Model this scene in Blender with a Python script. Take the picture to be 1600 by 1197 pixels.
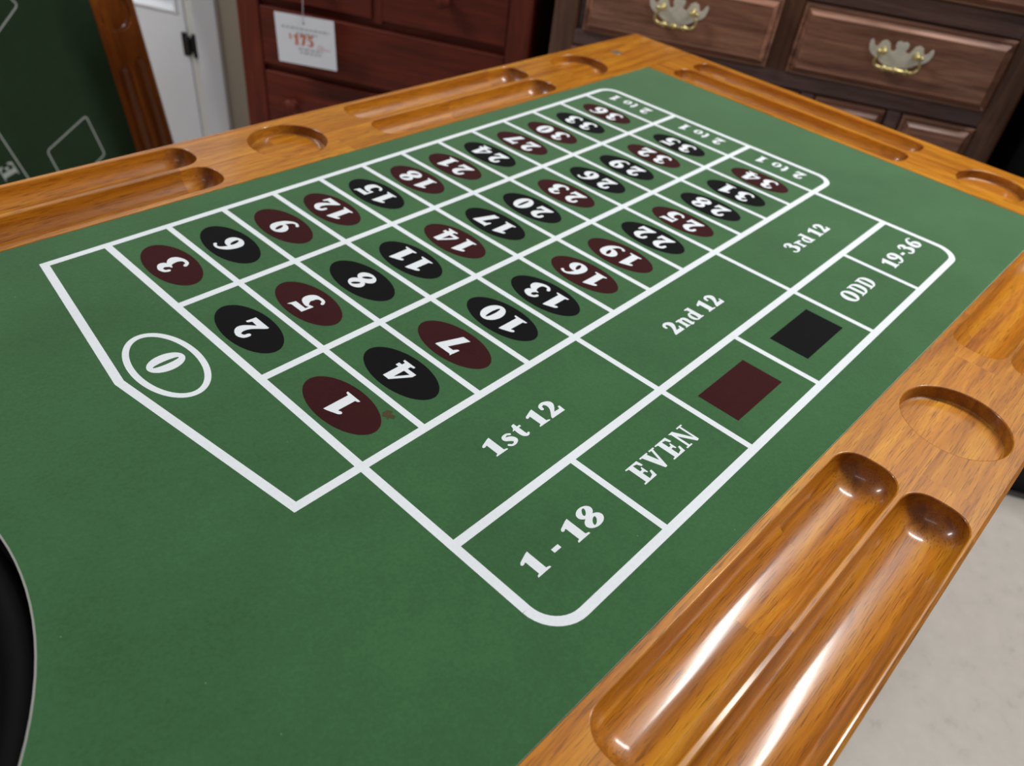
import bpy, bmesh, math, random
from mathutils import Vector, Matrix, geometry
for o in list(bpy.data.objects): bpy.data.objects.remove(o)
SC = bpy.context.scene
COL = SC.collection
PI = math.pi
random.seed(7)
U = 0.062            # one betting cell of the roulette layout, in metres
TZ = 0.78            # height of the table top
CAM = Vector((-0.24584, -0.31779, 1.20766))

# ------------------------------------------------------------------ camera
cd = bpy.data.cameras.new('camera')
cam = bpy.data.objects.new('camera', cd); COL.objects.link(cam)
X = Vector((0.67828, -0.72691, 0.10742)); Y = Vector((0.41829, 0.50215, 0.75689)); Zb = Vector((-0.60413, -0.46845, 0.64466))
cam.matrix_world = Matrix(((X.x, Y.x, Zb.x, CAM.x), (X.y, Y.y, Zb.y, CAM.y), (X.z, Y.z, Zb.z, CAM.z), (0, 0, 0, 1)))
cd.sensor_width = 36; cd.lens = 27.478; cd.clip_start = 0.02
cd.dof.use_dof = True; cd.dof.focus_distance = 0.60; cd.dof.aperture_fstop = 6.5
SC.camera = cam

# ------------------------------------------------------------------ world, lights, exposure
w = bpy.data.worlds.new('world'); SC.world = w; w.use_nodes = True
w.node_tree.nodes['Background'].inputs[0].default_value = (0.95, 0.98, 1.0, 1)
w.node_tree.nodes['Background'].inputs[1].default_value = 0.17
SC.view_settings.view_transform = 'Standard'; SC.view_settings.look = 'None'
SC.view_settings.exposure = 0.0; SC.view_settings.gamma = 1.0
SC.view_settings.use_curve_mapping = False
NV = Vector((math.cos(math.radians(26)), math.sin(math.radians(26)), 0))     # into the back wall
HV = Vector((math.sin(math.radians(26)), -math.cos(math.radians(26)), 0))    # along the back wall
ROOM = math.radians(-64)
def overhead_light(x, y, power, sx=1.2, sy=0.25, rz=0.0):
    l = bpy.data.lights.new('tube_or_fill', 'AREA'); l.shape = 'RECTANGLE'; l.size = sx; l.size_y = sy
    l.energy = power; l.color = (1.0, 0.985, 0.965)
    o = bpy.data.objects.new('tube_or_fill', l); COL.objects.link(o)
    o.location = (x, y, 2.70); o.rotation_euler = (0, 0, rz)
overhead_light(1.60, -0.75, 56, 1.35, 0.22, rz=ROOM)
overhead_light(-0.85, 2.45, 56, 1.2, 0.22, rz=ROOM)  # added unseen light, placed to brighten the door and miss the standing tabletop
overhead_light(-1.6, -0.4, 4, 1.2, 0.22, rz=ROOM)

# ------------------------------------------------------------------ helpers
def link(name, me, mat, parent=None):
    o = bpy.data.objects.new(name, me); COL.objects.link(o)
    if mat is not None: me.materials.append(mat)
    if parent is not None:
        o.parent = parent
    return o
def mesh(name, V, F, smooth=False):
    me = bpy.data.meshes.new(name); me.from_pydata([tuple(v) for v in V], [], F); me.update()
    if smooth: me.polygons.foreach_set('use_smooth', [True] * len(me.polygons))
    return me
class MB:
    """collects faces, then links them as one mesh object"""
    def __init__(self): self.V = []; self.F = []; self.S = []
    def add(self, V, F, smooth=False, f=None):
        b = len(self.V)
        self.V += [tuple(f(v)) if f else tuple(v) for v in V]
        self.F += [tuple(i + b for i in q) for q in F]; self.S += [smooth] * len(F)
        return self
    def box(self, x0, x1, y0, y1, z0, z1, bev=0.0):
        if bev <= 0:
            v = [(x, y, z) for x in (x0, x1) for y in (y0, y1) for z in (z0, z1)]
            return self.add(v, [(0, 1, 3, 2), (4, 6, 7, 5), (0, 4, 5, 1), (2, 3, 7, 6), (0, 2, 6, 4), (1, 5, 7, 3)])
        bm = bmesh.new(); bmesh.ops.create_cube(bm, size=1)
        for q in bm.verts:
            q.co = Vector(((x0 + x1) / 2 + q.co.x * (x1 - x0), (y0 + y1) / 2 + q.co.y * (y1 - y0), (z0 + z1) / 2 + q.co.z * (z1 - z0)))
        bmesh.ops.bevel(bm, geom=bm.edges[:], offset=bev, segments=2, profile=0.5, affect='EDGES')
        bm.verts.index_update()
        self.add([q.co[:] for q in bm.verts], [tuple(q.index for q in p.verts) for p in bm.faces]); bm.free()
        return self
    def lathe(self, prof, n=32, f=None, smooth=True):
        V = []; F = []
        for r, z in prof:
            V += [(r * math.cos(2 * PI * k / n), r * math.sin(2 * PI * k / n), z) for k in range(n)]
        for i in range(len(prof) - 1):
            for k in range(n):
                k2 = (k + 1) % n; F.append((i * n + k, i * n + k2, (i + 1) * n + k2, (i + 1) * n + k))
        return self.add(V, F, smooth, f)
    def tube(self, P, R, n=10, f=None, caps=True):
        P = [Vector(p) for p in P]
        if not hasattr(R, '__len__'): R = [R] * len(P)
        V = []; F = []; up = None
        for i, p in enumerate(P):
            t = (P[min(i + 1, len(P) - 1)] - P[max(i - 1, 0)]).normalized()
            a = Vector((0, 0, 1)) if abs(t.z) < 0.9 else Vector((1, 0, 0))
            if up is None: up = (a - t * a.dot(t)).normalized()
            else: up = (up - t * up.dot(t)).normalized()
            s = t.cross(up)
            V += [p + R[i] * (math.cos(2 * PI * k / n) * up + math.sin(2 * PI * k / n) * s) for k in range(n)]
        for i in range(len(P) - 1):
            for k in range(n):
                k2 = (k + 1) % n; F.append((i * n + k, i * n + k2, (i + 1) * n + k2, (i + 1) * n + k))
        if caps: F.append(tuple(range(n))[::-1]); F.append(tuple((len(P) - 1) * n + k for k in range(n)))
        return self.add(V, F, True, f)
    def build(self, name, mat, parent=None):
        me = mesh(name, self.V, self.F)
        me.polygons.foreach_set('use_smooth', self.S)
        return link(name, me, mat, parent)
def ident(o, label, cat, group=None):
    o['label'] = label; o['category'] = cat
    if group: o['group'] = group
    return o
def empty(name, loc, label, cat, rz=0.0, group=None):
    o = bpy.data.objects.new(name, None); COL.objects.link(o); o.empty_display_size = 0.1
    o.location = loc; o.rotation_euler = (0, 0, rz)
    return ident(o, label, cat, group)
def lab(o, s): o['label'] = s; return o
def inside(p, L):
    x, y = p; c = False; j = len(L) - 1
    for i in range(len(L)):
        a, b = L[i], L[j]
        if (a[1] > y) != (b[1] > y) and x < (b[0] - a[0]) * (y - a[1]) / (b[1] - a[1]) + a[0]: c = not c
        j = i
    return c
def cdt(loops, keep, eps=1e-8):
    P = []; E = []
    for L in loops:
        b = len(P); P += [Vector(p[:2]) for p in L]; E += [(b + i, b + (i + 1) % len(L)) for i in range(len(L))]
    v, e, f, *_ = geometry.delaunay_2d_cdt(P, E, [], 0, eps)
    out = []
    for q in f:
        a, b, c = (v[i] for i in q)
        s = (b - a).cross(c - a)
        if abs(s) < 1e-14: continue
        if keep((a + b + c) / 3): out.append(tuple(q) if s > 0 else tuple(reversed(q)))
    return [tuple(p) for p in v], out
def fill(loops):
    """triangulate a polygon (first loop) with holes (the others)"""
    return cdt(loops, lambda p: inside(p, loops[0]) and not any(inside(p, h) for h in loops[1:]))
def union(polys):
    """one clean flat mesh from overlapping polygons"""
    bb = [(min(p[0] for p in L), max(p[0] for p in L), min(p[1] for p in L), max(p[1] for p in L)) for L in polys]
    def keep(p):
        return any(b[0] <= p.x <= b[1] and b[2] <= p.y <= b[3] and inside(p, L) for b, L in zip(bb, polys))
    return cdt(polys, keep)
def circle(cx, cy, r, n=64): return [(cx + r * math.cos(2 * PI * k / n), cy + r * math.sin(2 * PI * k / n)) for k in range(n)]

# ------------------------------------------------------------------ materials
def lin(r, g, b):
    def c(v):
        v /= 255.0
        return v / 12.92 if v <= 0.04045 else ((v + 0.055) / 1.055) ** 2.4
    return (c(r), c(g), c(b), 1)
def new_mat(name):
    m = bpy.data.materials.new(name); m.use_nodes = True
    return m, m.node_tree.nodes, m.node_tree.links, m.node_tree.nodes['Principled BSDF']
def plain(name, col, rough=0.5, metal=0.0, noise=0.0, nscale=30.0, coat=0.0, spec=0.5, sheen=0.0):
    m, N, L, b = new_mat(name)
    b.inputs['Roughness'].default_value = rough; b.inputs['Metallic'].default_value = metal
    b.inputs['Coat Weight'].default_value = coat; b.inputs['Specular IOR Level'].default_value = spec
    b.inputs['Base Color'].default_value = col
    if sheen: b.inputs['Sheen Weight'].default_value = sheen
    tc = N.new('ShaderNodeTexCoord'); n = N.new('ShaderNodeTexNoise'); n.inputs['Scale'].default_value = nscale; n.inputs['Detail'].default_value = 5
    L.new(tc.outputs['Object'], n.inputs['Vector'])
    mx = N.new('ShaderNodeMix'); mx.data_type = 'RGBA'
    mx.inputs[6].default_value = tuple(c * (1 - noise) for c in col[:3]) + (1,)
    mx.inputs[7].default_value = tuple(min(1, c * (1 + noise)) for c in col[:3]) + (1,)
    L.new(n.outputs['Fac'], mx.inputs[0]); L.new(mx.outputs[2], b.inputs['Base Color'])
    return m
def wood(name, dark, mid, light, axis='X', rough=0.3, coat=0.5, pores=0.5, blocks=0.0, width=0.04, bump=0.06, fig=1.0, end_shade=0.0):
    m, N, L, b = new_mat(name)
    tc = N.new('ShaderNodeTexCoord'); mp = N.new('ShaderNodeMapping'); L.new(tc.outputs['Object'], mp.inputs['Vector'])
    if axis == 'Y': mp.inputs['Rotation'].default_value = (0, 0, PI / 2)
    if axis == 'Z': mp.inputs['Rotation'].default_value = (0, PI / 2, 0)
    vec = mp.outputs['Vector']
    rnd = None
    if blocks:
        # lengths of board glued end to end in strips
        sep = N.new('ShaderNodeSeparateXYZ'); L.new(vec, sep.inputs[0])
        def mth(op, a, c=None):
            q = N.new('ShaderNodeMath'); q.operation = op
            for i, v in enumerate((a, c)):
                if v is None: continue
                if isinstance(v, (int, float)): q.inputs[i].default_value = v
                else: L.new(v, q.inputs[i])
            return q.outputs[0]
        row = mth('FLOOR', mth('DIVIDE', sep.outputs['Y'], width))
        wn = N.new('ShaderNodeTexWhiteNoise'); wn.noise_dimensions = '1D'; L.new(row, wn.inputs['W'])
        xs = mth('ADD', mth('DIVIDE', sep.outputs['X'], 0.41), mth('MULTIPLY', wn.outputs['Value'], 3.7))
        cx = N.new('ShaderNodeCombineXYZ'); L.new(mth('FLOOR', xs), cx.inputs[0]); L.new(row, cx.inputs[1])
        w2 = N.new('ShaderNodeTexWhiteNoise'); w2.noise_dimensions = '2D'; L.new(cx.outputs[0], w2.inputs['Vector']); rnd = w2.outputs['Value']
        ad = N.new('ShaderNodeVectorMath'); ad.operation = 'ADD'; L.new(vec, ad.inputs[0])
        sc = N.new('ShaderNodeVectorMath'); sc.operation = 'SCALE'; L.new(w2.outputs['Color'], sc.inputs[0]); sc.inputs['Scale'].default_value = 3.0
        L.new(sc.outputs[0], ad.inputs[1]); vec = ad.outputs[0]
    def noise(scale, stretch, detail, rough_=0.6, dist=0.0):
        m2 = N.new('ShaderNodeMapping'); m2.inputs['Scale'].default_value = stretch; L.new(vec, m2.inputs['Vector'])
        n = N.new('ShaderNodeTexNoise'); n.inputs['Scale'].default_value = scale; n.inputs['Detail'].default_value = detail
        n.inputs['Roughness'].default_value = rough_; n.inputs['Distortion'].default_value = dist
        L.new(m2.outputs['Vector'], n.inputs['Vector']); return n.outputs['Fac']
    big = noise(5 * fig, (1.0, 14, 14), 7, 0.66, 0.5)
    cr = N.new('ShaderNodeValToRGB'); e = cr.color_ramp.elements
    e[0].position = 0.30; e[0].color = dark; e[1].position = 0.72; e[1].color = light
    k = e.new(0.52); k.color = mid
    L.new(big, cr.inputs['Fac'])
    po = noise(14, (3.0, 85, 85), 2, 0.5)
    pr = N.new('ShaderNodeMapRange'); pr.inputs[1].default_value = 0.57; pr.inputs[2].default_value = 0.64; L.new(po, pr.inputs[0])
    pm = N.new('ShaderNodeMath'); pm.operation = 'MULTIPLY'; pm.inputs[1].default_value = pores; L.new(pr.outputs[0], pm.inputs[0])
    mx = N.new('ShaderNodeMix'); mx.data_type = 'RGBA'; L.new(pm.outputs[0], mx.inputs[0]); L.new(cr.outputs['Color'], mx.inputs[6])
    mx.inputs[7].default_value = tuple(c * 0.30 for c in dark[:3]) + (1,)
    col = mx.outputs[2]
    if blocks:
        hs = N.new('ShaderNodeHueSaturation'); L.new(col, hs.inputs['Color'])
        mr = N.new('ShaderNodeMapRange'); mr.inputs[3].default_value = 1 - blocks; mr.inputs[4].default_value = 1 + blocks; L.new(rnd, mr.inputs[0])
        L.new(mr.outputs[0], hs.inputs['Value']); col = hs.outputs['Color']
    if end_shade:
        # end-grain faces darkened: shade of cup walls and trough ends put in colour
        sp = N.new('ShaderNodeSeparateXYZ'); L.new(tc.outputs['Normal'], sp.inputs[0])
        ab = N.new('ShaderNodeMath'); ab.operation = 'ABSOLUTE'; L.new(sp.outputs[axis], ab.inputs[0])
        er = N.new('ShaderNodeMapRange'); er.inputs[1].default_value = 0.15; er.inputs[2].default_value = 0.85; er.inputs[4].default_value = end_shade; L.new(ab.outputs[0], er.inputs[0])
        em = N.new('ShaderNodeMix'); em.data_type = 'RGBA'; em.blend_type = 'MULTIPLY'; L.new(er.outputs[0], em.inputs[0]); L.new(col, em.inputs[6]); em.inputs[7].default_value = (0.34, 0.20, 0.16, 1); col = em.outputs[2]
    L.new(col, b.inputs['Base Color'])
    b.inputs['Specular IOR Level'].default_value = 0.35
    b.inputs['Roughness'].default_value = rough; b.inputs['Coat Weight'].default_value = coat; b.inputs['Coat Roughness'].default_value = rough * 0.38
    bp = N.new('ShaderNodeBump'); bp.inputs['Strength'].default_value = bump; bp.inputs['Distance'].default_value = 0.002; bp.invert = True
    L.new(pm.outputs[0], bp.inputs['Height']); L.new(bp.outputs[0], b.inputs['Normal'])
    return m
def cloth(name, col, mott=0.22, sheen=0.35, sheen_tint=(0.75, 1, 0.8, 1), fleck=True):
    m, N, L, b = new_mat(name)
    tc = N.new('ShaderNodeTexCoord')
    def noise(s, d): 
        n = N.new('ShaderNodeTexNoise'); n.inputs['Scale'].default_value = s; n.inputs['Detail'].default_value = d; n.inputs['Roughness'].default_value = 0.65
        L.new(tc.outputs['Object'], n.inputs['Vector']); return n
    a = noise(9, 4); c = noise(420, 3)
    ad = N.new('ShaderNodeMath'); ad.operation = 'MULTIPLY_ADD'; L.new(c.outputs['Fac'], ad.inputs[0]); ad.inputs[1].default_value = 0.9
    L.new(a.outputs['Fac'], ad.inputs[2])
    mr = N.new('ShaderNodeMapRange'); mr.inputs[1].default_value = 0.55; mr.inputs[2].default_value = 1.35; mr.inputs[3].default_value = 1 - mott; mr.inputs[4].default_value = 1 + mott
    L.new(ad.outputs[0], mr.inputs[0])
    hs = N.new('ShaderNodeHueSaturation'); hs.inputs['Color'].default_value = col; L.new(mr.outputs[0], hs.inputs['Value'])
    base = hs.outputs['Color']
    if fleck:
        vo = N.new('ShaderNodeTexVoronoi'); vo.inputs['Scale'].default_value = 70; L.new(tc.outputs['Object'], vo.inputs['Vector'])
        lt = N.new('ShaderNodeMapRange'); lt.inputs[1].default_value = 0.035; lt.inputs[2].default_value = 0.02; L.new(vo.outputs['Distance'], lt.inputs[0])
        sx_ = N.new('ShaderNodeSeparateXYZ'); L.new(vo.outputs['Color'], sx_.inputs[0])
        th = N.new('ShaderNodeMapRange'); th.inputs[1].default_value = 0.72; th.inputs[2].default_value = 0.9; th.inputs[4].default_value = 0.4; L.new(sx_.outputs[0], th.inputs[0])
        mu = N.new('ShaderNodeMath'); mu.operation = 'MULTIPLY'; L.new(lt.outputs[0], mu.inputs[0]); L.new(th.outputs[0], mu.inputs[1])
        mf = N.new('ShaderNodeMix'); mf.data_type = 'RGBA'; L.new(mu.outputs[0], mf.inputs[0]); L.new(base, mf.inputs[6]); mf.inputs[7].default_value = (0.55, 0.62, 0.5, 1); base = mf.outputs[2]
    L.new(base, b.inputs['Base Color'])
    b.inputs['Roughness'].default_value = 0.95; b.inputs['Specular IOR Level'].default_value = 0.15
    b.inputs['Sheen Weight'].default_value = sheen; b.inputs['Sheen Roughness'].default_value = 0.35; b.inputs['Sheen Tint'].default_value = sheen_tint
    bp = N.new('ShaderNodeBump'); bp.inputs['Strength'].default_value = 0.25; bp.inputs['Distance'].default_value = 0.0006
    L.new(c.outputs['Fac'], bp.inputs['Height']); L.new(bp.outputs[0], b.inputs['Normal'])
    return m
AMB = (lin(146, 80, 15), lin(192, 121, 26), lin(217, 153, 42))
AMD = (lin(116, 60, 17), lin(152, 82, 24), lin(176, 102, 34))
OAK_X = wood('amber_oak_lengthwise', *AMB, axis='X', rough=0.36, coat=0.55, pores=0.55, blocks=0.09, end_shade=0.75)
OAK_Y = wood('amber_oak_crosswise', *AMB, axis='Y', rough=0.36, coat=0.55, pores=0.5, blocks=0.05, end_shade=0.75)
OAK_D = wood('dark_oak', *AMD, axis='Y', rough=0.36, coat=0.4, pores=0.5, blocks=0.04)  # darker oak tones for the rails of the standing tabletop
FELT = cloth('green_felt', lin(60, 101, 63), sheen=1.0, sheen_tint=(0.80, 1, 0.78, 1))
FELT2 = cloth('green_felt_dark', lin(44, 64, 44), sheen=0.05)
PRINT_G = cloth('greyed_print', lin(186, 196, 190), 0.06, 0.1, (1, 1, 1, 1))
PRINT_W = cloth('white_print', lin(232, 238, 243), 0.06, 0.1, (1, 1, 1, 1))
PRINT_R = cloth('maroon_print', lin(58, 22, 24), 0.18, 0.10, (1, .8, .8, 1))
PRINT_K = cloth('black_print', lin(15, 15, 17), 0.25, 0.06, (1, 1, 1, 1))
STAIN = plain('brown_stain', lin(72, 62, 30), 0.9, noise=0.3, nscale=300)
EDGE = plain('cut_felt_edge', lin(150, 152, 146), 0.9, noise=0.1)
BLACK = plain('black_plastic', lin(8, 8, 9), 0.7, noise=0.2, spec=0.12)
BLACKB = plain('black_board', lin(6, 6, 6), 0.9, noise=0.2, spec=0.1)
SCREW = plain('dull_steel', lin(150, 135, 120), 0.45, 0.6, noise=0.2, nscale=200)
CHER_X = wood('cherry_lengthwise', lin(72, 22, 12), lin(99, 34, 18), lin(118, 45, 24), axis='X', rough=0.6, coat=0.0, pores=0.12)
CHER_Z = wood('cherry_upright', lin(75, 24, 13), lin(100, 37, 20), lin(120, 50, 27), axis='Z', rough=0.6, coat=0.0, pores=0.12)
WAL_X = wood('walnut_lengthwise', lin(100, 66, 54), lin(150, 106, 86), lin(184, 136, 108), axis='X', rough=0.42, coat=0.4, pores=0.3, fig=0.8)
WAL_D = wood('walnut_frame', lin(80, 60, 60), lin(108, 84, 82), lin(132, 104, 96), axis='X', rough=0.42, coat=0.4, pores=0.25)
WAL_Z = wood('walnut_upright', lin(76, 50, 42), lin(106, 74, 58), lin(134, 94, 70), axis='Z', rough=0.42, coat=0.4, pores=0.25)
BRASS = plain('antique_brass', lin(206, 190, 130), 0.3, 0.7, noise=0.25, nscale=120)
PLATE = plain('tarnished_plate', lin(222, 220, 208), 0.5, 0.1, noise=0.2, nscale=90)
WHITE = plain('white_paint', lin(238, 243, 250), 0.35, noise=0.02)
JAMB = plain('offwhite_paint', lin(226, 227, 224), 0.5, noise=0.02)
WALLM = plain('beige_wall_paint', lin(176, 166, 150), 0.8, noise=0.04)
IRON = plain('black_hinge_metal', lin(38, 34, 36), 0.45, 0.6, noise=0.3, nscale=150)
CARD = plain('white_card', lin(238, 243, 253), 0.7, noise=0.02)
INK_O = plain('orange_ink', lin(212, 112, 74), 0.8); INK_G = plain('grey_ink', lin(186, 192, 200), 0.8)
STRING = plain('white_string', lin(210, 205, 205), 0.8)
NAVY = plain('black_lacquer', lin(14, 16, 21), 0.6, noise=0.2, spec=0.3)
def floor_mat():
    m, N, L, b = new_mat('speckled_vinyl')
    tc = N.new('ShaderNodeTexCoord')
    n = N.new('ShaderNodeTexNoise'); n.inputs['Scale'].default_value = 26; n.inputs['Detail'].default_value = 7; n.inputs['Roughness'].default_value = 0.7
    L.new(tc.outputs['Object'], n.inputs['Vector'])
    cr = N.new('ShaderNodeValToRGB'); e = cr.color_ramp.elements
    e[0].position = 0.28; e[0].color = lin(176, 170, 160); e[1].position = 0.42; e[1].color = lin(197, 190, 181)
    e.new(0.75).color = lin(206, 199, 190)
    L.new(n.outputs['Fac'], cr.inputs['Fac']); L.new(cr.outputs['Color'], b.inputs['Base Color']); b.inputs['Roughness'].default_value = 0.45
    return m
FLOORM = floor_mat()

# ------------------------------------------------------------------ setting
def structure(o): o['kind'] = 'structure'; return o
structure(MB().box(-4, 4.5, -4, 4.5, -0.05, 0).build('floor', FLOORM))
def at(u, n, z=0.0): v = CAM + NV * n + HV * (u - CAM.dot(HV)); return Vector((v.x, v.y, z))
WALL_N = 2.10
def wall_obj(name, mb, mat, parent=None):
    o = mb.build(name, mat, parent)
    if parent is None: o.location = at(0.053, WALL_N); o.rotation_euler = (0, 0, ROOM); structure(o)
    return o
wall_obj('wall_back', MB().box(-3.2, -2.30, 0, 0.12, 0, 2.75).box(-1.41, 2.8, 0, 0.12, 0, 2.75).box(-2.30, -1.41, 0, 0.12, 2.07, 2.75), WALLM)
# door leaf with a sunk panel, its hinge and the casing round it
d = MB()
d.add([(-2.245, 0.012, 0.012), (-1.456, 0.012, 0.012), (-1.456, 0.012, 2.03), (-2.245, 0.012, 2.03)], [])
def raised(mb, x0, x1, z0, z1, prof, cap=True):
    """nested rectangles in an upright plane: prof = (inset, y) pairs, mitred corners"""
    V = []; F = []
    for i, (s, y) in enumerate(prof):
        V += [(x0 + s, y, z0 + s), (x1 - s, y, z0 + s), (x1 - s, y, z1 - s), (x0 + s, y, z1 - s)]
        if i:
            for k in range(4):
                k2 = (k + 1) % 4; a = (i - 1) * 4
                F.append((a + k, a + k2, a + 4 + k2, a + 4 + k))
    if cap: F.append(tuple(len(V) - 4 + k for k in range(4)))
    return mb.add(V, F)
door = MB()
door.box(-2.245, -1.456, 0.016, 0.045, 0.006, 2.03)
for z0, z1 in ((0.006, 0.434), (2.0, 2.03), (1.02, 1.10)): door.box(-2.245, -1.456, 0.004, 0.0165, z0, z1, 0.002)
for x0, x1 in ((-2.245, -2.16), (-1.476, -1.456)):
    for z0, z1 in ((0.434, 1.02), (1.10, 2.0)): door.box(x0, x1, 0.004, 0.0165, z0, z1)
dr = wall_obj('door_1', door, WHITE)
pm = MB()
for z0, z1 in ((0.434, 1.02), (1.10, 2.0)):
    raised(pm, -2.16, -1.476, z0, z1, [(0, 0.0165), (0, 0.001), (0.006, -0.001), (0.012, 0.003), (0.02, 0.012), (0.028, 0.0155)], False)
wall_obj('panel_mould', pm, WHITE, dr)
hg = MB()
for x0, x1 in ((-1.471, -1.457), (-1.437, -1.423)): hg.box(x0, x1, -0.004, 0.006, 0.316, 0.384, 0.001)
hg.box(-1.459, -1.435, -0.005, 0.006, 0.330, 0.372, 0.001)
hg.tube([(-1.447, -0.007, 0.324), (-1.447, -0.007, 0.378)], 0.0055, 10)
lab(wall_obj('hinge', hg, IRON, dr), 'black H-shaped metal hinge')
wall_obj('trim_1', MB().box(-1.452, -1.412, 0.005, 0.1, 0, 2.06).box(-2.298, -2.25, 0.005, 0.1, 0, 2.06).box(-2.25, -1.452, 0.005, 0.1, 2.035, 2.06), JAMB)
wall_obj('trim_2', MB().box(-1.414, -1.335, -0.016, 0.004, 0, 2.12, 0.003), WHITE)
wall_obj('trim_3', MB().box(-2.375, -2.296, -0.016, 0.004, 0, 2.12, 0.003).box(-2.296, -1.414, -0.016, 0.004, 2.058, 2.12, 0.003), WHITE)

# ------------------------------------------------------------------ lettering (fat old-style serif, drawn by hand)
def catmull(P, n=6):
    out = []
    for i in range(len(P) - 1):
        a, b, c, e = P[max(i - 1, 0)], P[i], P[i + 1], P[min(i + 2, len(P) - 1)]
        for k in range(n):
            t = k / n
            out.append(tuple(0.5 * (2 * b[j] + (c[j] - a[j]) * t + (2 * a[j] - 5 * b[j] + 4 * c[j] - e[j]) * t * t + (3 * b[j] - a[j] - 3 * c[j] + e[j]) * t ** 3) for j in range(3)))
    out.append(tuple(P[-1])); return out
def stroke(P):
    Q = catmull(P); L = []; R = []
    for i, (x, y, wd) in enumerate(Q):
        a = Q[max(i - 1, 0)]; b = Q[min(i + 1, len(Q) - 1)]
        tx, ty = b[0] - a[0], b[1] - a[1]; l = math.hypot(tx, ty) or 1
        nx, ny = -ty / l, tx / l; h = max(wd, 0.01) / 2
        L.append((x + nx * h, y + ny * h)); R.append((x - nx * h, y - ny * h))
    out = [[R[i], R[i + 1], L[i + 1], L[i]] for i in range(len(L) - 1)]
    for (x, y, wd) in (Q[0], Q[-1]): out.append(circle(x, y, max(wd, 0.01) / 2, 12))
    return out
def ring(cx, cy, rx, ry, hx, hy, rot=0.0, n=36, ox=0, oy=0):
    o = []; i = []
    for k in range(n):
        a = 2 * PI * k / n
        o.append((cx + rx * math.cos(a), cy + ry * math.sin(a)))
        x, y = hx * math.cos(a - rot), hy * math.sin(a - rot)
        i.append((cx + ox + x * math.cos(rot) - y * math.sin(rot), cy + oy + x * math.sin(rot) + y * math.cos(rot)))
    return [[o[k], o[(k + 1) % n], i[(k + 1) % n], i[k]] for k in range(n)]
def turn(G, w_): return [[(w_ - x, 1 - y) for x, y in f] for f in G]
GL = {}
GL['1'] = (0.66, [[(0.52, 1.0), (0.40, 0.97), (0.06, 0.83), (0.0, 0.76), (0.02, 0.70), (0.09, 0.69), (0.17, 0.73), (0.19, 0.70), (0.19, 0.10), (0.10, 0.07), (0.07, 0.0), (0.66, 0.0), (0.64, 0.07), (0.52, 0.10)]])
GL['0'] = (0.80, ring(0.40, 0.5, 0.40, 0.51, 0.075, 0.36, 0.0))
GL['8'] = (0.80, ring(0.40, 0.745, 0.34, 0.265, 0.17, 0.07, 0.9, oy=0.03) + ring(0.40, 0.27, 0.40, 0.28, 0.19, 0.075, 0.75, oy=-0.02))
GL['3'] = (0.78, stroke([(0.11, 0.76, 0.13), (0.16, 0.88, 0.13), (0.36, 0.93, 0.17), (0.52, 0.76, 0.31), (0.36, 0.60, 0.15), (0.24, 0.58, 0.05)]) + stroke([(0.28, 0.59, 0.06), (0.46, 0.53, 0.20), (0.60, 0.29, 0.36), (0.42, 0.06, 0.16), (0.18, 0.04, 0.12), (0.07, 0.16, 0.14)]))
GL['2'] = (0.78, stroke([(0.10, 0.70, 0.15), (0.14, 0.86, 0.16), (0.34, 0.92, 0.18), (0.52, 0.72, 0.31), (0.40, 0.42, 0.20), (0.10, 0.10, 0.10)]) + [[(0.02, 0.0), (0.02, 0.07), (0.12, 0.18), (0.30, 0.24), (0.62, 0.22), (0.68, 0.36), (0.77, 0.36), (0.74, 0.0)]])
GL['4'] = (0.84, [[(0.42, 0.0), (0.42, 1.0), (0.70, 1.0), (0.70, 0.0)], [(0.70, 1.0), (0.42, 1.0), (0.0, 0.38), (0.0, 0.30), (0.14, 0.36), (0.42, 0.80)], [(0.0, 0.22), (0.84, 0.22), (0.84, 0.37), (0.0, 0.37)], [(0.30, 0.0), (0.82, 0.0), (0.82, 0.07), (0.70, 0.10), (0.42, 0.10), (0.30, 0.07)]])
GL['5'] = (0.76, [[(0.12, 0.98), (0.20, 0.97), (0.66, 0.98), (0.74, 1.06), (0.76, 1.06), (0.70, 0.76), (0.20, 0.76), (0.19, 0.54), (0.09, 0.50)]] + stroke([(0.14, 0.53, 0.05), (0.32, 0.60, 0.14), (0.56, 0.42, 0.32), (0.52, 0.17, 0.30), (0.34, 0.05, 0.13), (0.15, 0.06, 0.11), (0.06, 0.17, 0.12)]))
GL['6'] = (0.80, ring(0.41, 0.31, 0.39, 0.32, 0.085, 0.20, 0.25) + stroke([(0.74, 0.90, 0.13), (0.60, 0.97, 0.10), (0.42, 0.92, 0.14), (0.24, 0.70, 0.24), (0.15, 0.42, 0.26), (0.17, 0.28, 0.24)]))
GL['9'] = (0.80, turn(GL['6'][1], 0.80))
GL['7'] = (0.78, [[(0.06, 1.03), (0.12, 0.97), (0.78, 0.97), (0.78, 0.90), (0.68, 0.76), (0.18, 0.76), (0.10, 0.62), (0.02, 0.62)], [(0.42, 0.76), (0.76, 0.92), (0.78, 0.90), (0.46, 0.0), (0.14, 0.0)]])
GL['-'] = (0.42, [[(0.05, 0.30), (0.37, 0.30), (0.37, 0.48), (0.05, 0.48)]])
GL[' '] = (0.22, [])
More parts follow.
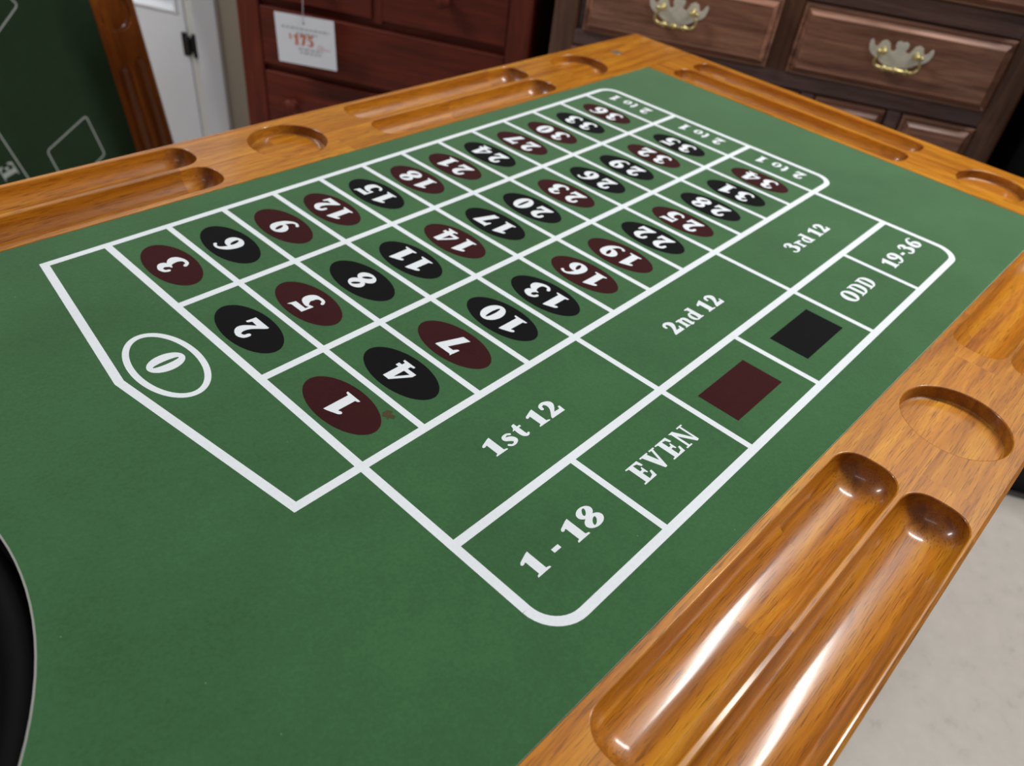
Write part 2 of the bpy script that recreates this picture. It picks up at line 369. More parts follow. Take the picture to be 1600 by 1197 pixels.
GL['E'] = (0.80, [[(0.14, 0.0), (0.40, 0.0), (0.40, 1.0), (0.14, 1.0)], [(0.0, 0.0), (0.74, 0.0), (0.80, 0.32), (0.70, 0.32), (0.62, 0.14), (0.40, 0.08), (0.14, 0.08), (0.0, 0.06)], [(0.0, 1.0), (0.72, 1.0), (0.76, 0.70), (0.66, 0.70), (0.58, 0.88), (0.40, 0.92), (0.14, 0.92), (0.0, 0.94)], [(0.40, 0.56), (0.40, 0.44), (0.52, 0.44), (0.56, 0.34), (0.62, 0.34), (0.62, 0.66), (0.56, 0.66), (0.52, 0.56)]])
GL['V'] = (0.92, [[(0.10, 0.95), (0.40, 0.95), (0.58, 0.30), (0.52, 0.0), (0.42, 0.0)], [(0.42, 0.0), (0.54, 0.0), (0.84, 0.95), (0.72, 0.95)], [(0.0, 1.0), (0.0, 0.93), (0.48, 0.93), (0.48, 1.0)], [(0.60, 1.0), (0.60, 0.93), (0.92, 0.93), (0.92, 1.0)]])
GL['N'] = (0.96, [[(0.14, 0.0), (0.14, 1.0), (0.26, 1.0), (0.26, 0.0)], [(0.04, 1.0), (0.32, 1.0), (0.84, 0.0), (0.70, -0.03), (0.14, 0.90)], [(0.74, 0.0), (0.84, 0.0), (0.84, 1.0), (0.74, 1.0)], [(0.02, 0.0), (0.38, 0.0), (0.38, 0.07), (0.02, 0.07)], [(0.60, 1.0), (0.60, 0.93), (0.96, 0.93), (0.96, 1.0)]])
GL['O'] = (0.92, ring(0.46, 0.5, 0.46, 0.52, 0.15, 0.40))
GL['D'] = (0.88, [[(0.12, 0.0), (0.36, 0.0), (0.36, 1.0), (0.12, 1.0)], [(0.0, 0.0), (0.40, 0.0), (0.40, 0.08), (0.0, 0.07)], [(0.0, 1.0), (0.0, 0.93), (0.40, 0.92), (0.40, 1.0)]] + stroke([(0.36, 0.955, 0.09), (0.52, 0.93, 0.13), (0.70, 0.74, 0.26), (0.74, 0.5, 0.29), (0.70, 0.26, 0.26), (0.52, 0.07, 0.13), (0.36, 0.045, 0.09)]))
GL['s'] = (0.56, stroke([(0.48, 0.56, 0.11), (0.36, 0.64, 0.11), (0.20, 0.60, 0.16), (0.18, 0.47, 0.22), (0.36, 0.33, 0.26), (0.42, 0.17, 0.22), (0.32, 0.05, 0.13), (0.16, 0.04, 0.11), (0.06, 0.14, 0.11)]))
GL['t'] = (0.48, stroke([(0.20, 0.84, 0.06), (0.22, 0.60, 0.22), (0.22, 0.22, 0.23), (0.30, 0.06, 0.15), (0.42, 0.10, 0.09)]) + [[(0.0, 0.58), (0.10, 0.66), (0.24, 0.88), (0.32, 0.88), (0.32, 0.68), (0.46, 0.68), (0.46, 0.58)]])
GL['o'] = (0.66, ring(0.33, 0.33, 0.33, 0.35, 0.10, 0.26))
GL['n'] = (0.76, [[(0.10, 0.0), (0.32, 0.0), (0.32, 0.66), (0.10, 0.66)], [(0.0, 0.70), (0.32, 0.70), (0.32, 0.58), (0.0, 0.60)], [(0.02, 0.0), (0.38, 0.0), (0.38, 0.07), (0.02, 0.07)], [(0.44, 0.0), (0.76, 0.0), (0.76, 0.07), (0.44, 0.07)]] + stroke([(0.28, 0.52, 0.08), (0.42, 0.62, 0.14), (0.56, 0.52, 0.22), (0.57, 0.30, 0.22), (0.57, 0.04, 0.22)]))
GL['d'] = (0.74, ring(0.30, 0.33, 0.30, 0.35, 0.09, 0.25) + [[(0.42, 0.0), (0.66, 0.0), (0.66, 1.0), (0.42, 1.0)], [(0.30, 1.0), (0.66, 1.0), (0.66, 0.92), (0.42, 0.88), (0.30, 0.92)], [(0.44, 0.0), (0.74, 0.0), (0.74, 0.07), (0.44, 0.10)]])
GL['r'] = (0.60, [[(0.10, 0.0), (0.32, 0.0), (0.32, 0.66), (0.10, 0.66)], [(0.0, 0.70), (0.32, 0.70), (0.32, 0.58), (0.0, 0.60)], [(0.02, 0.0), (0.40, 0.0), (0.40, 0.07), (0.02, 0.07)]] + stroke([(0.28, 0.50, 0.08), (0.40, 0.62, 0.12), (0.52, 0.56, 0.16)]))
GL['$'] = (0.60, stroke([(0.50, 0.74, 0.12), (0.30, 0.86, 0.12), (0.12, 0.70, 0.15), (0.30, 0.50, 0.18), (0.48, 0.30, 0.15), (0.30, 0.13, 0.12), (0.08, 0.26, 0.12)]) + [[(0.26, -0.06), (0.34, -0.06), (0.34, 1.06), (0.26, 1.06)]])
def text(mb, s, origin, right, up, height, width=None, gap=0.08, z=0.0, center=False, f=None):
    """flat lettering: origin = left end of the baseline, right/up = 2D unit vectors"""
    adv = sum(GL[c][0] for c in s) + gap * (len(s) - 1)
    kx = (width / adv) if width else height
    ox, oy = origin
    if center: ox -= right[0] * adv * kx / 2; oy -= right[1] * adv * kx / 2; ox -= up[0] * height / 2; oy -= up[1] * height / 2
    x0 = 0.0; polys = []
    for c in s:
        for poly in GL[c][1]: polys.append([((x0 + x) * 100, y * 100) for x, y in poly])
        x0 += GL[c][0] + gap
    V, F = union(polys); W = []
    for x, y in V:
        a, b = x / 100 * kx, y / 100 * height
        p = (ox + right[0] * a + up[0] * b, oy + right[1] * a + up[1] * b, z)
        W.append(f(p) if f else p)
    return mb.add(W, F)

# ------------------------------------------------------------------ troughs, cups and rails cut from wood
def trough_outline(L, W, grow=0.0, n=18, e=0.027, p=2.6):
    """half-width along the length of a router-cut trough"""
    L2, W2 = L / 2 + grow, W / 2 + grow; e = e + grow
    out = []
    for k in range(n + 1):
        q = math.sin(k / n * PI / 2)
        out.append((L2 - e + e * q, W2 * max(0.0, 1 - q ** p) ** (1 / p), q))
    return out
def trough_loop(cx, cy, L, W, axis, grow):
    h = trough_outline(L, W, grow)
    P = [(s, w_) for s, w_, _ in h] + [(s, -w_) for s, w_, _ in reversed(h[:-1])] + [(-s, -w_) for s, w_, _ in h] + [(-s, w_) for s, w_, _ in reversed(h[:-1])]
    return [(cx + s, cy + t) if axis == 'X' else (cx - t, cy + s) for s, t in P]
def trough_mesh(mb, cx, cy, L, W, D, axis, z0, f):
    lip = 0.0011
    outer = trough_loop(cx, cy, L, W, axis, lip); inner = trough_loop(cx, cy, L, W, axis, 0.0)
    n = len(outer)
    mid = [((a[0] * .35 + b[0] * .65), (a[1] * .35 + b[1] * .65)) for a, b in zip(outer, inner)]
    mb.add([(x, y, z0) for x, y in outer] + [(x, y, z0 - 0.0002) for x, y in mid] + [(x, y, z0 - 0.0011) for x, y in inner],
           [(r * n + k, r * n + (k + 1) % n, (r + 1) * n + (k + 1) % n, (r + 1) * n + k) for r in (0, 1) for k in range(n)], True, f)
    h = trough_outline(L, W); S = [(-s, w_, q) for s, w_, q in reversed(h)] + [(s, w_, q) for s, w_, q in h]
    m = 20; V = []; F = []
    for s, w_, q in S:
        d_ = D * math.sqrt(max(0, 1 - q * q))
        for j in range(m + 1):
            a = PI * j / m
            t = w_ * math.cos(a); z = z0 - 0.0011 - d_ * math.sin(a) ** 0.85
            V.append((cx + s, cy + t, z) if axis == 'X' else (cx - t, cy + s, z))
    for i in range(len(S) - 1):
        for j in range(m):
            a = i * (m + 1) + j; F.append((a, a + 1, a + m + 2, a + m + 1))
    mb.add(V, F, True, f)
def cup_mesh(mb, cx, cy, r, D, z0, f):
    prof = [(r + 0.0012, z0), (r + 0.0004, z0 - 0.0003), (r, z0 - 0.0012), (r - 0.0006, z0 - D + 0.004), (r - 0.0016, z0 - D + 0.0012), (r - 0.004, z0 - D), (r * 0.5, z0 - D), (0.0001, z0 - D)]
    g = (lambda v: f((v[0] + cx, v[1] + cy, v[2])))
    mb.lathe(prof[:3], 72, g).lathe(prof[2:5], 72, g).lathe(prof[4:], 72, g, False)
def rail(root, x0, x1, y0, y1, z0, thick, mat, f, troughs, cups, axis, rT=None, cupD=0.013, edges=(0.0012, 0.0012, 0.0012, 0.0012)):
    """one wooden rail; edges = chamfers at x0, x1, y0, y1"""
    a, b, c, e = edges
    top = [(x0 + a, y0 + c), (x1 - b, y0 + c), (x1 - b, y1 - e), (x0 + a, y1 - e)]
    loops = [top]
    for (cx, cy, L, W, D) in troughs: loops.append(trough_loop(cx, cy, L, W, axis, 0.0011))
    for (cx, cy, r) in cups: loops.append(circle(cx, cy, r + 0.0012, 72))
    V, F = fill(loops)
    mb = MB(); mb.add([(x, y, z0) for x, y in V], F, False, f)
    o = [(x0, y0), (x1, y0), (x1, y1), (x0, y1)]
    dz = max(edges) * 0.9
    R = [[(x, y, z0) for x, y in top], [(x, y, z0 - dz) for x, y in o], [(x, y, z0 - thick) for x, y in o]]
    VV = sum(R, []); FF = [(r * 4 + k, (r + 1) * 4 + k, (r + 1) * 4 + (k + 1) % 4, r * 4 + (k + 1) % 4) for r in (0, 1) for k in range(4)] + [(8, 11, 10, 9)]
    mb.add(VV, [tuple(reversed(q)) for q in FF], False, f)
    ro = mb.build('rail', mat, root)
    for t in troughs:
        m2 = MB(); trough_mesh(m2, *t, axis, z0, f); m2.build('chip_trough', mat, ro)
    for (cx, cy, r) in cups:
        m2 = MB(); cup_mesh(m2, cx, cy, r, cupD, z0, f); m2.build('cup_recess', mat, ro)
    return ro

# ------------------------------------------------------------------ the roulette table
BASE = Vector((0.09, 0.10, 0.0))
table = empty('game_table', BASE, 'wood-railed gaming table topped with green roulette felt, lying flat in the foreground', 'table')
TH = math.radians(-1.1); ct, st = math.cos(TH), math.sin(TH)
def fr(v):      # table frame (in metres) -> table-root coordinates; the frame sits 1.1 degrees off the printed layout
    x, y, z = v
    return (x * ct - y * st - BASE.x, x * st + y * ct - BASE.y, z)
def tw(v): return (v[0] - BASE.x, v[1] - BASE.y, v[2])
XL, FXL, FXR, XR = -15.2 * U, -13.0 * U, 15.13 * U, 17.35 * U
Y0, FY0, FY1, Y1 = -5.65 * U, -3.66 * U, 6.92 * U, 9.03 * U
W_, D_ = 0.85 * U, 0.40 * U
def pair(xa, xb, ys): return [((xa + xb) / 2 * U, y * U, (xb - xa) * U, W_, D_) for y in ys]
CR = 0.765 * U
EO = 0.0028
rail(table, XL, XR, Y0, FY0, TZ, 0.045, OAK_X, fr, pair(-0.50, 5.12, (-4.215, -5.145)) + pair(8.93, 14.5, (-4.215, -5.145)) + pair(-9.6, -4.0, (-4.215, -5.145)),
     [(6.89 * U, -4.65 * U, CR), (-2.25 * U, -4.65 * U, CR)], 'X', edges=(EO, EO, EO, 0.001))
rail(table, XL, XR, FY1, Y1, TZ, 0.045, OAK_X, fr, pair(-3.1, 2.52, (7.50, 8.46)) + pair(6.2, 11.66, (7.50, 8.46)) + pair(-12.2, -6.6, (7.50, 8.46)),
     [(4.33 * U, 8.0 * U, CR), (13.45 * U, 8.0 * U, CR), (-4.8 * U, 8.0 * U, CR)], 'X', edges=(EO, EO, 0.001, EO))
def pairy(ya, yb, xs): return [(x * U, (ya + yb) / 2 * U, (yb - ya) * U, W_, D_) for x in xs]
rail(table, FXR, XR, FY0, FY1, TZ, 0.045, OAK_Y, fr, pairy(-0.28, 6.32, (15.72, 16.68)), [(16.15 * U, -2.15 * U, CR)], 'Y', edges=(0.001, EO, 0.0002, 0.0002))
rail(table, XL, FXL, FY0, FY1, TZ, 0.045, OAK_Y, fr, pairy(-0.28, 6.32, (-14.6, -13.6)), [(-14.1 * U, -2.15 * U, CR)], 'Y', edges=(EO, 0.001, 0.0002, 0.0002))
# felt-covered bed with the round wheel opening
HC = (-7.40 * U, 1.64 * U); HR = 4.07 * U
hole_w = circle(HC[0], HC[1], HR, 128)
def unfr(p): return (p[0] * ct + p[1] * st, -p[0] * st + p[1] * ct)
fp = [(FXL, FY0), (FXR, FY0), (FXR, FY1), (FXL, FY1)]
hole_f = [unfr(p) for p in hole_w]
g = 0.0001
V, F = fill([[(FXL + g, FY0 + g), (FXR - g, FY0 + g), (FXR - g, FY1 - g), (FXL + g, FY1 - g)], hole_f])
FZ = TZ - 0.0003
m = MB(); m.add([(x, y, FZ) for x, y in V], F, False, fr)
m.add([(x, y, z) for z in (FZ, FZ - 0.003) for x, y in fp], [(k, 4 + k, 4 + (k + 1) % 4, (k + 1) % 4) for k in range(4)], False, fr)
felt = m.build('felt', FELT, table)
n = len(hole_f)
m = MB(); m.add([(x, y, z) for z in (FZ + 0.0001, FZ - 0.004) for x, y in hole_f], [(k, (k + 1) % n, n + (k + 1) % n, n + k) for k in range(n)], True, fr)
inn = [unfr(p) for p in circle(HC[0], HC[1], HR - 0.0012, 128)]
m.add([(x, y, FZ + 0.0001) for x, y in hole_f + inn], [(k, (k + 1) % n, n + (k + 1) % n, n + k) for k in range(n)], False, fr)
m.add([(x, y, z) for z in (FZ + 0.0001, FZ - 0.004) for x, y in inn], [(k, n + k, n + (k + 1) % n, (k + 1) % n) for k in range(n)], True, fr)
lab(m.build('felt_edge', EDGE, table), 'pale grey cut edge of the round opening')
led = [unfr(p) for p in circle(HC[0], HC[1], HR - 0.018, 128)]
V, F = fill([fp, led]); nb = len(V)
m = MB(); m.add([(x, y, FZ - 0.026) for x, y in V], F, False, fr)
m.add([(x, y, z) for z in (FZ - 0.004, FZ - 0.026) for x, y in hole_f], [(k, (k + 1) % n, n + (k + 1) % n, n + k) for k in range(n)], True, fr)
m.add([(x, y, FZ - 0.040) for x, y in V], [tuple(reversed(q)) for q in F], False, fr)
m.add([(x, y, z) for z in (FZ - 0.026, FZ - 0.040) for x, y in led], [(k, (k + 1) % n, n + (k + 1) % n, n + k) for k in range(n)], True, fr)
lab(m.build('bed_board', BLACKB, table), 'black board under the felt, seen inside the round opening')
# steel screw head in the corner
sx, sy = 15.28 * U, 8.15 * U
m = MB(); m.lathe([(0.0001, TZ + 0.0006), (0.0085, TZ + 0.0004), (0.0098, TZ + 0.0001), (0.010, TZ - 0.001)], 24, lambda v: fr((v[0] + sx, v[1] + sy, v[2])))
lab(m.build('screw_head', SCREW, table), 'dull steel disc let into the far corner')
# apron and legs below
m = MB()
for (a, b, c, e) in ((XL + .09, XR - .09, Y0 + .09, Y0 + .115), (XL + .09, XR - .09, Y1 - .115, Y1 - .09)): m.box(a, b, c, e, TZ - 0.15, TZ - 0.045)
for (a, b) in ((XL + .09, XL + .115), (XR - .115, XR - .09)): m.box(a, b, Y0 + .115, Y1 - .115, TZ - 0.15, TZ - 0.045)
m.V = [fr(v) for v in m.V]; m.build('apron', OAK_X, table)
for (lx, ly) in ((XL + .06, Y0 + .06), (XL + .06, Y1 - .14), (XR - .14, Y0 + .06), (XR - .14, Y1 - .14)):
    m = MB(); m.box(lx + .002, lx + .078, ly + .002, ly + .078, 0, TZ - 0.045, 0.004); m.V = [fr(v) for v in m.V]
    m.build('leg', OAK_Y, table)

# ---- printed layout
RH, D1, D2, WE = 2.0793, 1.5634, 3.0703, 12.925
PZ = FZ + 0.00010
def seg(mb, p, q, wd, z=PZ):
    (x0, y0), (x1, y1) = p, q; l = math.hypot(x1 - x0, y1 - y0); nx, ny = -(y1 - y0) / l * wd / 2, (x1 - x0) / l * wd / 2
    mb.append([(x0 - nx, y0 - ny), (x1 - nx, y1 - ny), (x1 + nx, y1 + ny), (x0 + nx, y0 + ny)])
def flat(polys, name, mat, parent, z=PZ):
    V, F = union([[(x * 10, y * 10) for x, y in p] for p in polys])
    return MB().add([tw((x / 10 * U, y / 10 * U, z)) for x, y in V], F).build(name, mat, parent)
def path(mb, P, wd, z=PZ, closed=False):
    """mitred band along a polyline"""
    nP = len(P); L = []; R = []
    for i in range(nP):
        a = P[i - 1] if (i or closed) else None; b = P[(i + 1) % nP] if (i < nP - 1 or closed) else None; p = P[i]
        def nrm(s, t): l = math.hypot(t[0] - s[0], t[1] - s[1]); return (-(t[1] - s[1]) / l, (t[0] - s[0]) / l)
        n1 = nrm(a, p) if a else nrm(p, b); n2 = nrm(p, b) if b else n1
        mx, my = n1[0] + n2[0], n1[1] + n2[1]; l = math.hypot(mx, my); mx /= l; my /= l
        k = wd / 2 / max(0.3, mx * n1[0] + my * n1[1])
        L.append((p[0] + mx * k, p[1] + my * k)); R.append((p[0] - mx * k, p[1] - my * k))
    for i in range(nP if closed else nP - 1): j = (i + 1) % nP; mb.append([R[i], R[j], L[j], L[i]])
def arc(cx, cy, r, a0, a1, n=10): return [(cx + r * math.cos(math.radians(a0 + (a1 - a0) * k / n)), cy + r * math.sin(math.radians(a0 + (a1 - a0) * k / n))) for k in range(n + 1)]
ml = []; WO, WI = 0.118, 0.098
r_ = 0.36
path(ml, [(0, 0), (-0.93, 0), (-1.36, RH * 1.5), (-0.93, RH * 3)] + arc(WE - r_, RH * 3 - r_, r_, 90, 0) + arc(WE - r_, r_, r_, 0, -90) + [(12, 0), (0, 0)], WO)
r2 = 0.42
path(ml, [(0, RH * 3), (0, -D2 + r2)][1:2] + arc(r2, -D2 + r2, r2, 180, 270)[1:] + arc(12 - r2, -D2 + r2, r2, -90, 0) + [(12, 0)], WO)
seg(ml, (0, -D2 + r2), (0, RH * 3 - 0.02), WO)
for k in range(1, 12): seg(ml, (k, 0), (k, RH * 3), WI)
seg(ml, (12, 0), (12, RH * 3), WI)
for k in (1, 2): seg(ml, (0, RH * k), (WE, RH * k), WO)
seg(ml, (0, -D1), (12, -D1), WO)
for k in (4, 8): seg(ml, (k, -D2), (k, 0), WI)
for k in (2, 6, 10): seg(ml, (k, -D2), (k, -D1), WI)
flat(ml, 'layout_lines', PRINT_W, table)
RED = {1, 3, 5, 7, 9, 12, 14, 16, 18, 19, 21, 23, 25, 27, 30, 32, 34, 36}
for k in range(1, 37):
    cx, cy = (k - 1) // 3 + 0.487, ((k - 1) % 3 + 0.5) * RH - 0.02
    m = MB(); m.add([tw((cx * U + 0.352 * U * math.cos(t), cy * U + 0.668 * U * math.sin(t), PZ + 0.00002)) for t in [2 * PI * j / 48 for j in range(48)]], [tuple(range(48))])
    sp = m.build('number_spot', PRINT_R if k in RED else PRINT_K, table)
    lab(sp, ('maroon' if k in RED else 'black') + ' oval printed with the white number %d' % k)
    m = MB(); s = str(k)
    text(m, s, (cx * U - BASE.x, cy * U - BASE.y), (0, 1), (-1, 0), 0.435 * U, (0.29 if k == 1 else 0.35 if len(s) == 1 else 0.68 if s == '11' else 0.71 if '1' in s else 0.75) * U, gap=0.24, z=PZ + 0.00010, center=True)
    m.build('numeral', PRINT_W, sp)
m = []
zo = [(-0.745 + 0.405 * math.cos(t), 3.09 + 0.735 * math.sin(t)) for t in [2 * PI * j / 64 for j in range(64)]]
path(m, zo, 0.085, closed=True); zr = lab(flat(m, 'zero_ring', PRINT_W, table), 'white ring round the printed zero')
m = MB(); text(m, '0', (-0.735 * U - BASE.x, 3.12 * U - BASE.y), (0, 1), (-1, 0), 0.50 * U, 0.36 * U, z=PZ + 0.00005, center=True); m.build('numeral', PRINT_W, zr)
for s, x0, x1, yb, h in (('1st 12', 1.31, 2.66, -0.945, 0.30), ('2nd 12', 5.29, 6.75, -0.97, 0.30), ('3rd 12', 9.27, 10.76, -0.985, 0.30),
                         ('1 - 18', 0.36, 1.60, -2.475, 0.315), ('EVEN', 2.37, 3.63, -2.47, 0.315), ('ODD', 8.55, 9.55, -2.46, 0.31), ('19-36', 10.33, 11.78, -2.46, 0.31)):
    m = MB(); text(m, s, (x0 * U - BASE.x, yb * U - BASE.y), (1, 0), (0, 1), h * U, (x1 - x0) * U, gap=0.10, z=PZ + 0.00005)
    lab(m.build('printed_words', PRINT_W, table), 'white printed words %s' % s)
for k in range(3):
    m = MB(); text(m, '2 to 1', (12.50 * U - BASE.x, ((k + 0.5) * RH + 0.02) * U - BASE.y), (0, 1), (-1, 0), 0.36 * U, 1.16 * U, gap=0.14, z=PZ + 0.00005, center=True)
    m.build('printed_words', PRINT_W, table)
for cx, mt, nm in ((4.95, PRINT_R, 'maroon'), (7.05, PRINT_K, 'black')):
    m = MB(); m.add([tw((x * U, y * U, PZ)) for x, y in ((cx - .63, -2.645), (cx + .63, -2.645), (cx + .63, -1.985), (cx - .63, -1.985))], [(0, 1, 2, 3)])
    lab(m.build('colour_box', mt, table), nm + ' printed betting box')
m = MB()
m.add([tw(((0.80 + a) * U, (0.47 + b) * U, PZ + 0.00004)) for a, b in ((-.06, .05), (0, .10), (.07, .09), (.10, .03), (.05, .0), (.07, -.06), (.02, -.09), (-.01, -.03), (-.05, -.05), (-.03, 0.0))], [tuple(range(10))])
lab(m.build('stain', STAIN, table), 'small brown stain beside number 1')

# ------------------------------------------------------------------ roulette bowl sunk in the opening
bowl = empty('roulette_bowl', (HC[0], HC[1], FZ - 0.026), 'black round roulette bowl sunk into the opening at lower left', 'roulette bowl')
m = MB(); b0 = 0.0
m.lathe([(HR - 0.0165, 0.0002), (HR - 0.004, 0.0002), (HR - 0.003, 0.004), (HR - 0.008, 0.007), (HR - 0.018, 0.006), (HR - 0.024, -0.002), (HR - 0.05, -0.028), (HR - 0.10, -0.05), (HR - 0.115, -0.056), (HR - 0.115, -0.062), (HR - 0.02, -0.03), (HR - 0.0195, 0.0)], 96)
m.build('bowl', BLACK, bowl)
m = MB(); m.lathe([(HR - 0.119, -0.062), (HR - 0.119, -0.054), (HR - 0.125, -0.052), (HR - 0.17, -0.056), (0.05, -0.035), (0.03, -0.02), (0.012, -0.015), (0.010, 0.0), (0.014, 0.006), (0.008, 0.012), (0.0001, 0.013)], 96)
m.lathe([(0.0001, -0.066), (HR - 0.119, -0.062)], 96)
m.build('wheel_rotor', BLACK, bowl)

# ------------------------------------------------------------------ table top standing on edge behind the table
def cards_top():
    az, s, = math.radians(10), 0.172
    c = math.sqrt(1 - s * s)
    h = Vector((math.cos(az), math.sin(az), 0)); up = Vector((-math.sin(az) * s, math.cos(az) * s, c)); nn = h.cross(up)
    P0 = Vector((0.79160, 1.98664, 0.50397))
    lift = -P0.z / c
    org = P0 + up * lift - nn * 0.0 + Vector((0, 0, 0.0072))
    root = empty('tabletop', (0, 0, 0), 'spare green felt gaming tabletop with wooden rail, standing on edge by the white door', 'tabletop')
    root.matrix_world = Matrix(((h.x, up.x, nn.x, org.x), (h.y, up.y, nn.y, org.y), (h.z, up.z, nn.z, org.z), (0, 0, 0, 1)))
    b0 = -lift          # height of the photo's upper frame edge above the bottom, along the board
    H, Wd, bw = 1.36, 1.10, 0.127
    I = lambda v: v
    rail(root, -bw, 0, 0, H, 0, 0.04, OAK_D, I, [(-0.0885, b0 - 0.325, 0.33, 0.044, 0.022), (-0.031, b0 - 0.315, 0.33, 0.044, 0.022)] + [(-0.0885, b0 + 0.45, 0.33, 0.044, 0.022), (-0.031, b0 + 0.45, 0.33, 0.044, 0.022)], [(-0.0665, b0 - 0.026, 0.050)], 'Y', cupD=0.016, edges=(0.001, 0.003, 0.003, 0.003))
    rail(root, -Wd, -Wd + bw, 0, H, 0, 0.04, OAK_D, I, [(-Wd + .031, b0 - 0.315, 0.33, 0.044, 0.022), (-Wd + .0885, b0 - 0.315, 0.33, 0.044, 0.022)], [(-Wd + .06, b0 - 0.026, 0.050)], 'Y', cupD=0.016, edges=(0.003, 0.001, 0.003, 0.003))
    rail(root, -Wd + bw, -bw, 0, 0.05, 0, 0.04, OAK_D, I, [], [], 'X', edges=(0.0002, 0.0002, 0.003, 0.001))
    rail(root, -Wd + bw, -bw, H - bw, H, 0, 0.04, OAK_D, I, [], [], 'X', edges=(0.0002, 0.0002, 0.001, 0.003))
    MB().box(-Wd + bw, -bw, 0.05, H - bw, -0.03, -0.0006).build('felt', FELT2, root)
    def line(mb, P, wd=0.0036, z=-0.0004):
        for p, q in zip(P, P[1:]):
            p = Vector(p); q = Vector(q); t = (q - p).normalized(); nx = Vector((-t.y, t.x)) * wd / 2; p = p - t * wd * .45; q = q + t * wd * .45
            mb.append([(v.x * 100, (v.y + b0) * 100) for v in (p - nx, q - nx, q + nx, p + nx)])
    def ink(polys, name): V, F = union(polys); return MB().add([(x / 100, y / 100, -0.0004) for x, y in V], F).build(name, PRINT_G, root)
    def rounded(P, r=0.008):
        out = []
        for i, p in enumerate(P):
            a, b = Vector(P[i - 1]), Vector(P[(i + 1) % len(P)]); p = Vector(p)
            u, v = (a - p).normalized(), (b - p).normalized()
            out += [tuple(p + u * r), tuple(p + (u + v) * r * 0.28), tuple(p + v * r)]
        return out + [out[0]]
    m1 = []; line(m1, rounded([(-0.241, -0.259), (-0.2245, -0.371), (-0.3595, -0.428), (-0.376, -0.316)])); ink(m1, 'betting_box')
    m1 = []; line(m1, rounded([(-0.314, 0.030), (-0.398, -0.030), (-0.461, 0.062), (-0.377, 0.122)])); ink(m1, 'betting_box')
    m1 = []; line(m1, [(-0.510, -0.05), (-0.4935, -0.15), (-0.475, -0.241), (-0.451, -0.356), (-0.436, -0.42)])
    ink(m1, 'banner_line')
    rt = Vector((-0.024, 0.115)).normalized(); u2 = Vector((-rt.y, rt.x))
    m1 = MB(); text(m1, 'E', (-0.4655, -0.348 + b0), tuple(rt), tuple(u2), 0.040, 0.038, z=-0.0003); lab(m1.build('printed_letter', PRINT_G, root), 'white printed letter E')
    # props behind that keep it upright
    for x in (-0.25, -0.85):
        a = Vector((x, 0.95, -0.05)); z_down = Matrix(((h.x, up.x, nn.x), (h.y, up.y, nn.y), (h.z, up.z, nn.z))).transposed()
        dirw = (-nn * 0.55 - Vector((0, 0, 1))).normalized()
        aw = org + h * a.x + up * a.y + nn * a.z
        tlen = (aw.z - 0.013) / -dirw.z
        e = z_down @ (aw + dirw * tlen - org)
        m1 = MB(); m1.tube([a, e], 0.011, 10); m1.build('prop', BLACK, root)
cards_top()

# ------------------------------------------------------------------ dressers along the back wall
FRONT = 1.70
def furn(name, uc, label, cat): return empty(name, at(uc, FRONT), label, cat, ROOM)
# --- walnut dresser with brass pulls
UC = 0.258
wd_ = furn('dresser', UC, 'dark walnut dresser with raised drawer fronts and ornate brass pulls behind the table', 'dresser')
hw, dp = 0.459, 0.39
MB().box(-hw + .004, hw - .004, 0.012, dp, 0.06, 1.10).build('carcass', WAL_D, wd_)
for x0, x1 in ((-hw, -hw + 0.054), (hw - 0.050, hw)): MB().box(x0, x1, 0.0, 0.03, 0.06, 1.10, 0.006).build('stile', WAL_Z, wd_)
MB().box(-0.013, 0.027, 0.002, 0.03, 0.06, 1.10, 0.003).build('stile', WAL_Z, wd_)
for z0, z1 in ((0.06, 0.10), (0.263, 0.293), (0.473, 0.503), (0.699, 0.731), (0.863, 0.902), (1.065, 1.10)): MB().box(-hw + .05, hw - .048, 0.001, 0.03, z0, z1, 0.003).build('rail', WAL_D, wd_)
MB().box(-hw - .02, hw + .02, -0.025, dp + .005, 1.10, 1.13, 0.006).build('top', WAL_X, wd_)
MB().box(-hw - .008, hw + .008, -0.012, dp, 0, 0.06, 0.006).build('plinth', WAL_D, wd_)
PROF = [(0, 0.010), (0, -0.0035), (0.0012, -0.0055), (0.0050, -0.0075), (0.0062, -0.0060), (0.0072, -0.0060), (0.0155, -0.0175), (0.0170, -0.0185), (0.0190, -0.0180)]
def batwing():
    half = [(0.0, 0.0215), (0.006, 0.0235), (0.011, 0.0205), (0.0115, 0.0145), (0.0085, 0.009), (0.0115, 0.0045), (0.017, 0.0045), (0.0195, 0.010), (0.0225, 0.0175), (0.030, 0.0215), (0.0375, 0.0185), (0.0405, 0.011), (0.043, 0.0065),
            (0.048, 0.010), (0.0515, 0.0165), (0.055, 0.0195), (0.0575, 0.0155), (0.0575, 0.009), (0.055, 0.001), (0.049, -0.006), (0.043, -0.0095), (0.036, -0.012), (0.029, -0.017), (0.021, -0.0215), (0.011, -0.0235), (0.0, -0.0265)]
    return half + [(-x, z) for x, z in reversed(half[1:-1])]
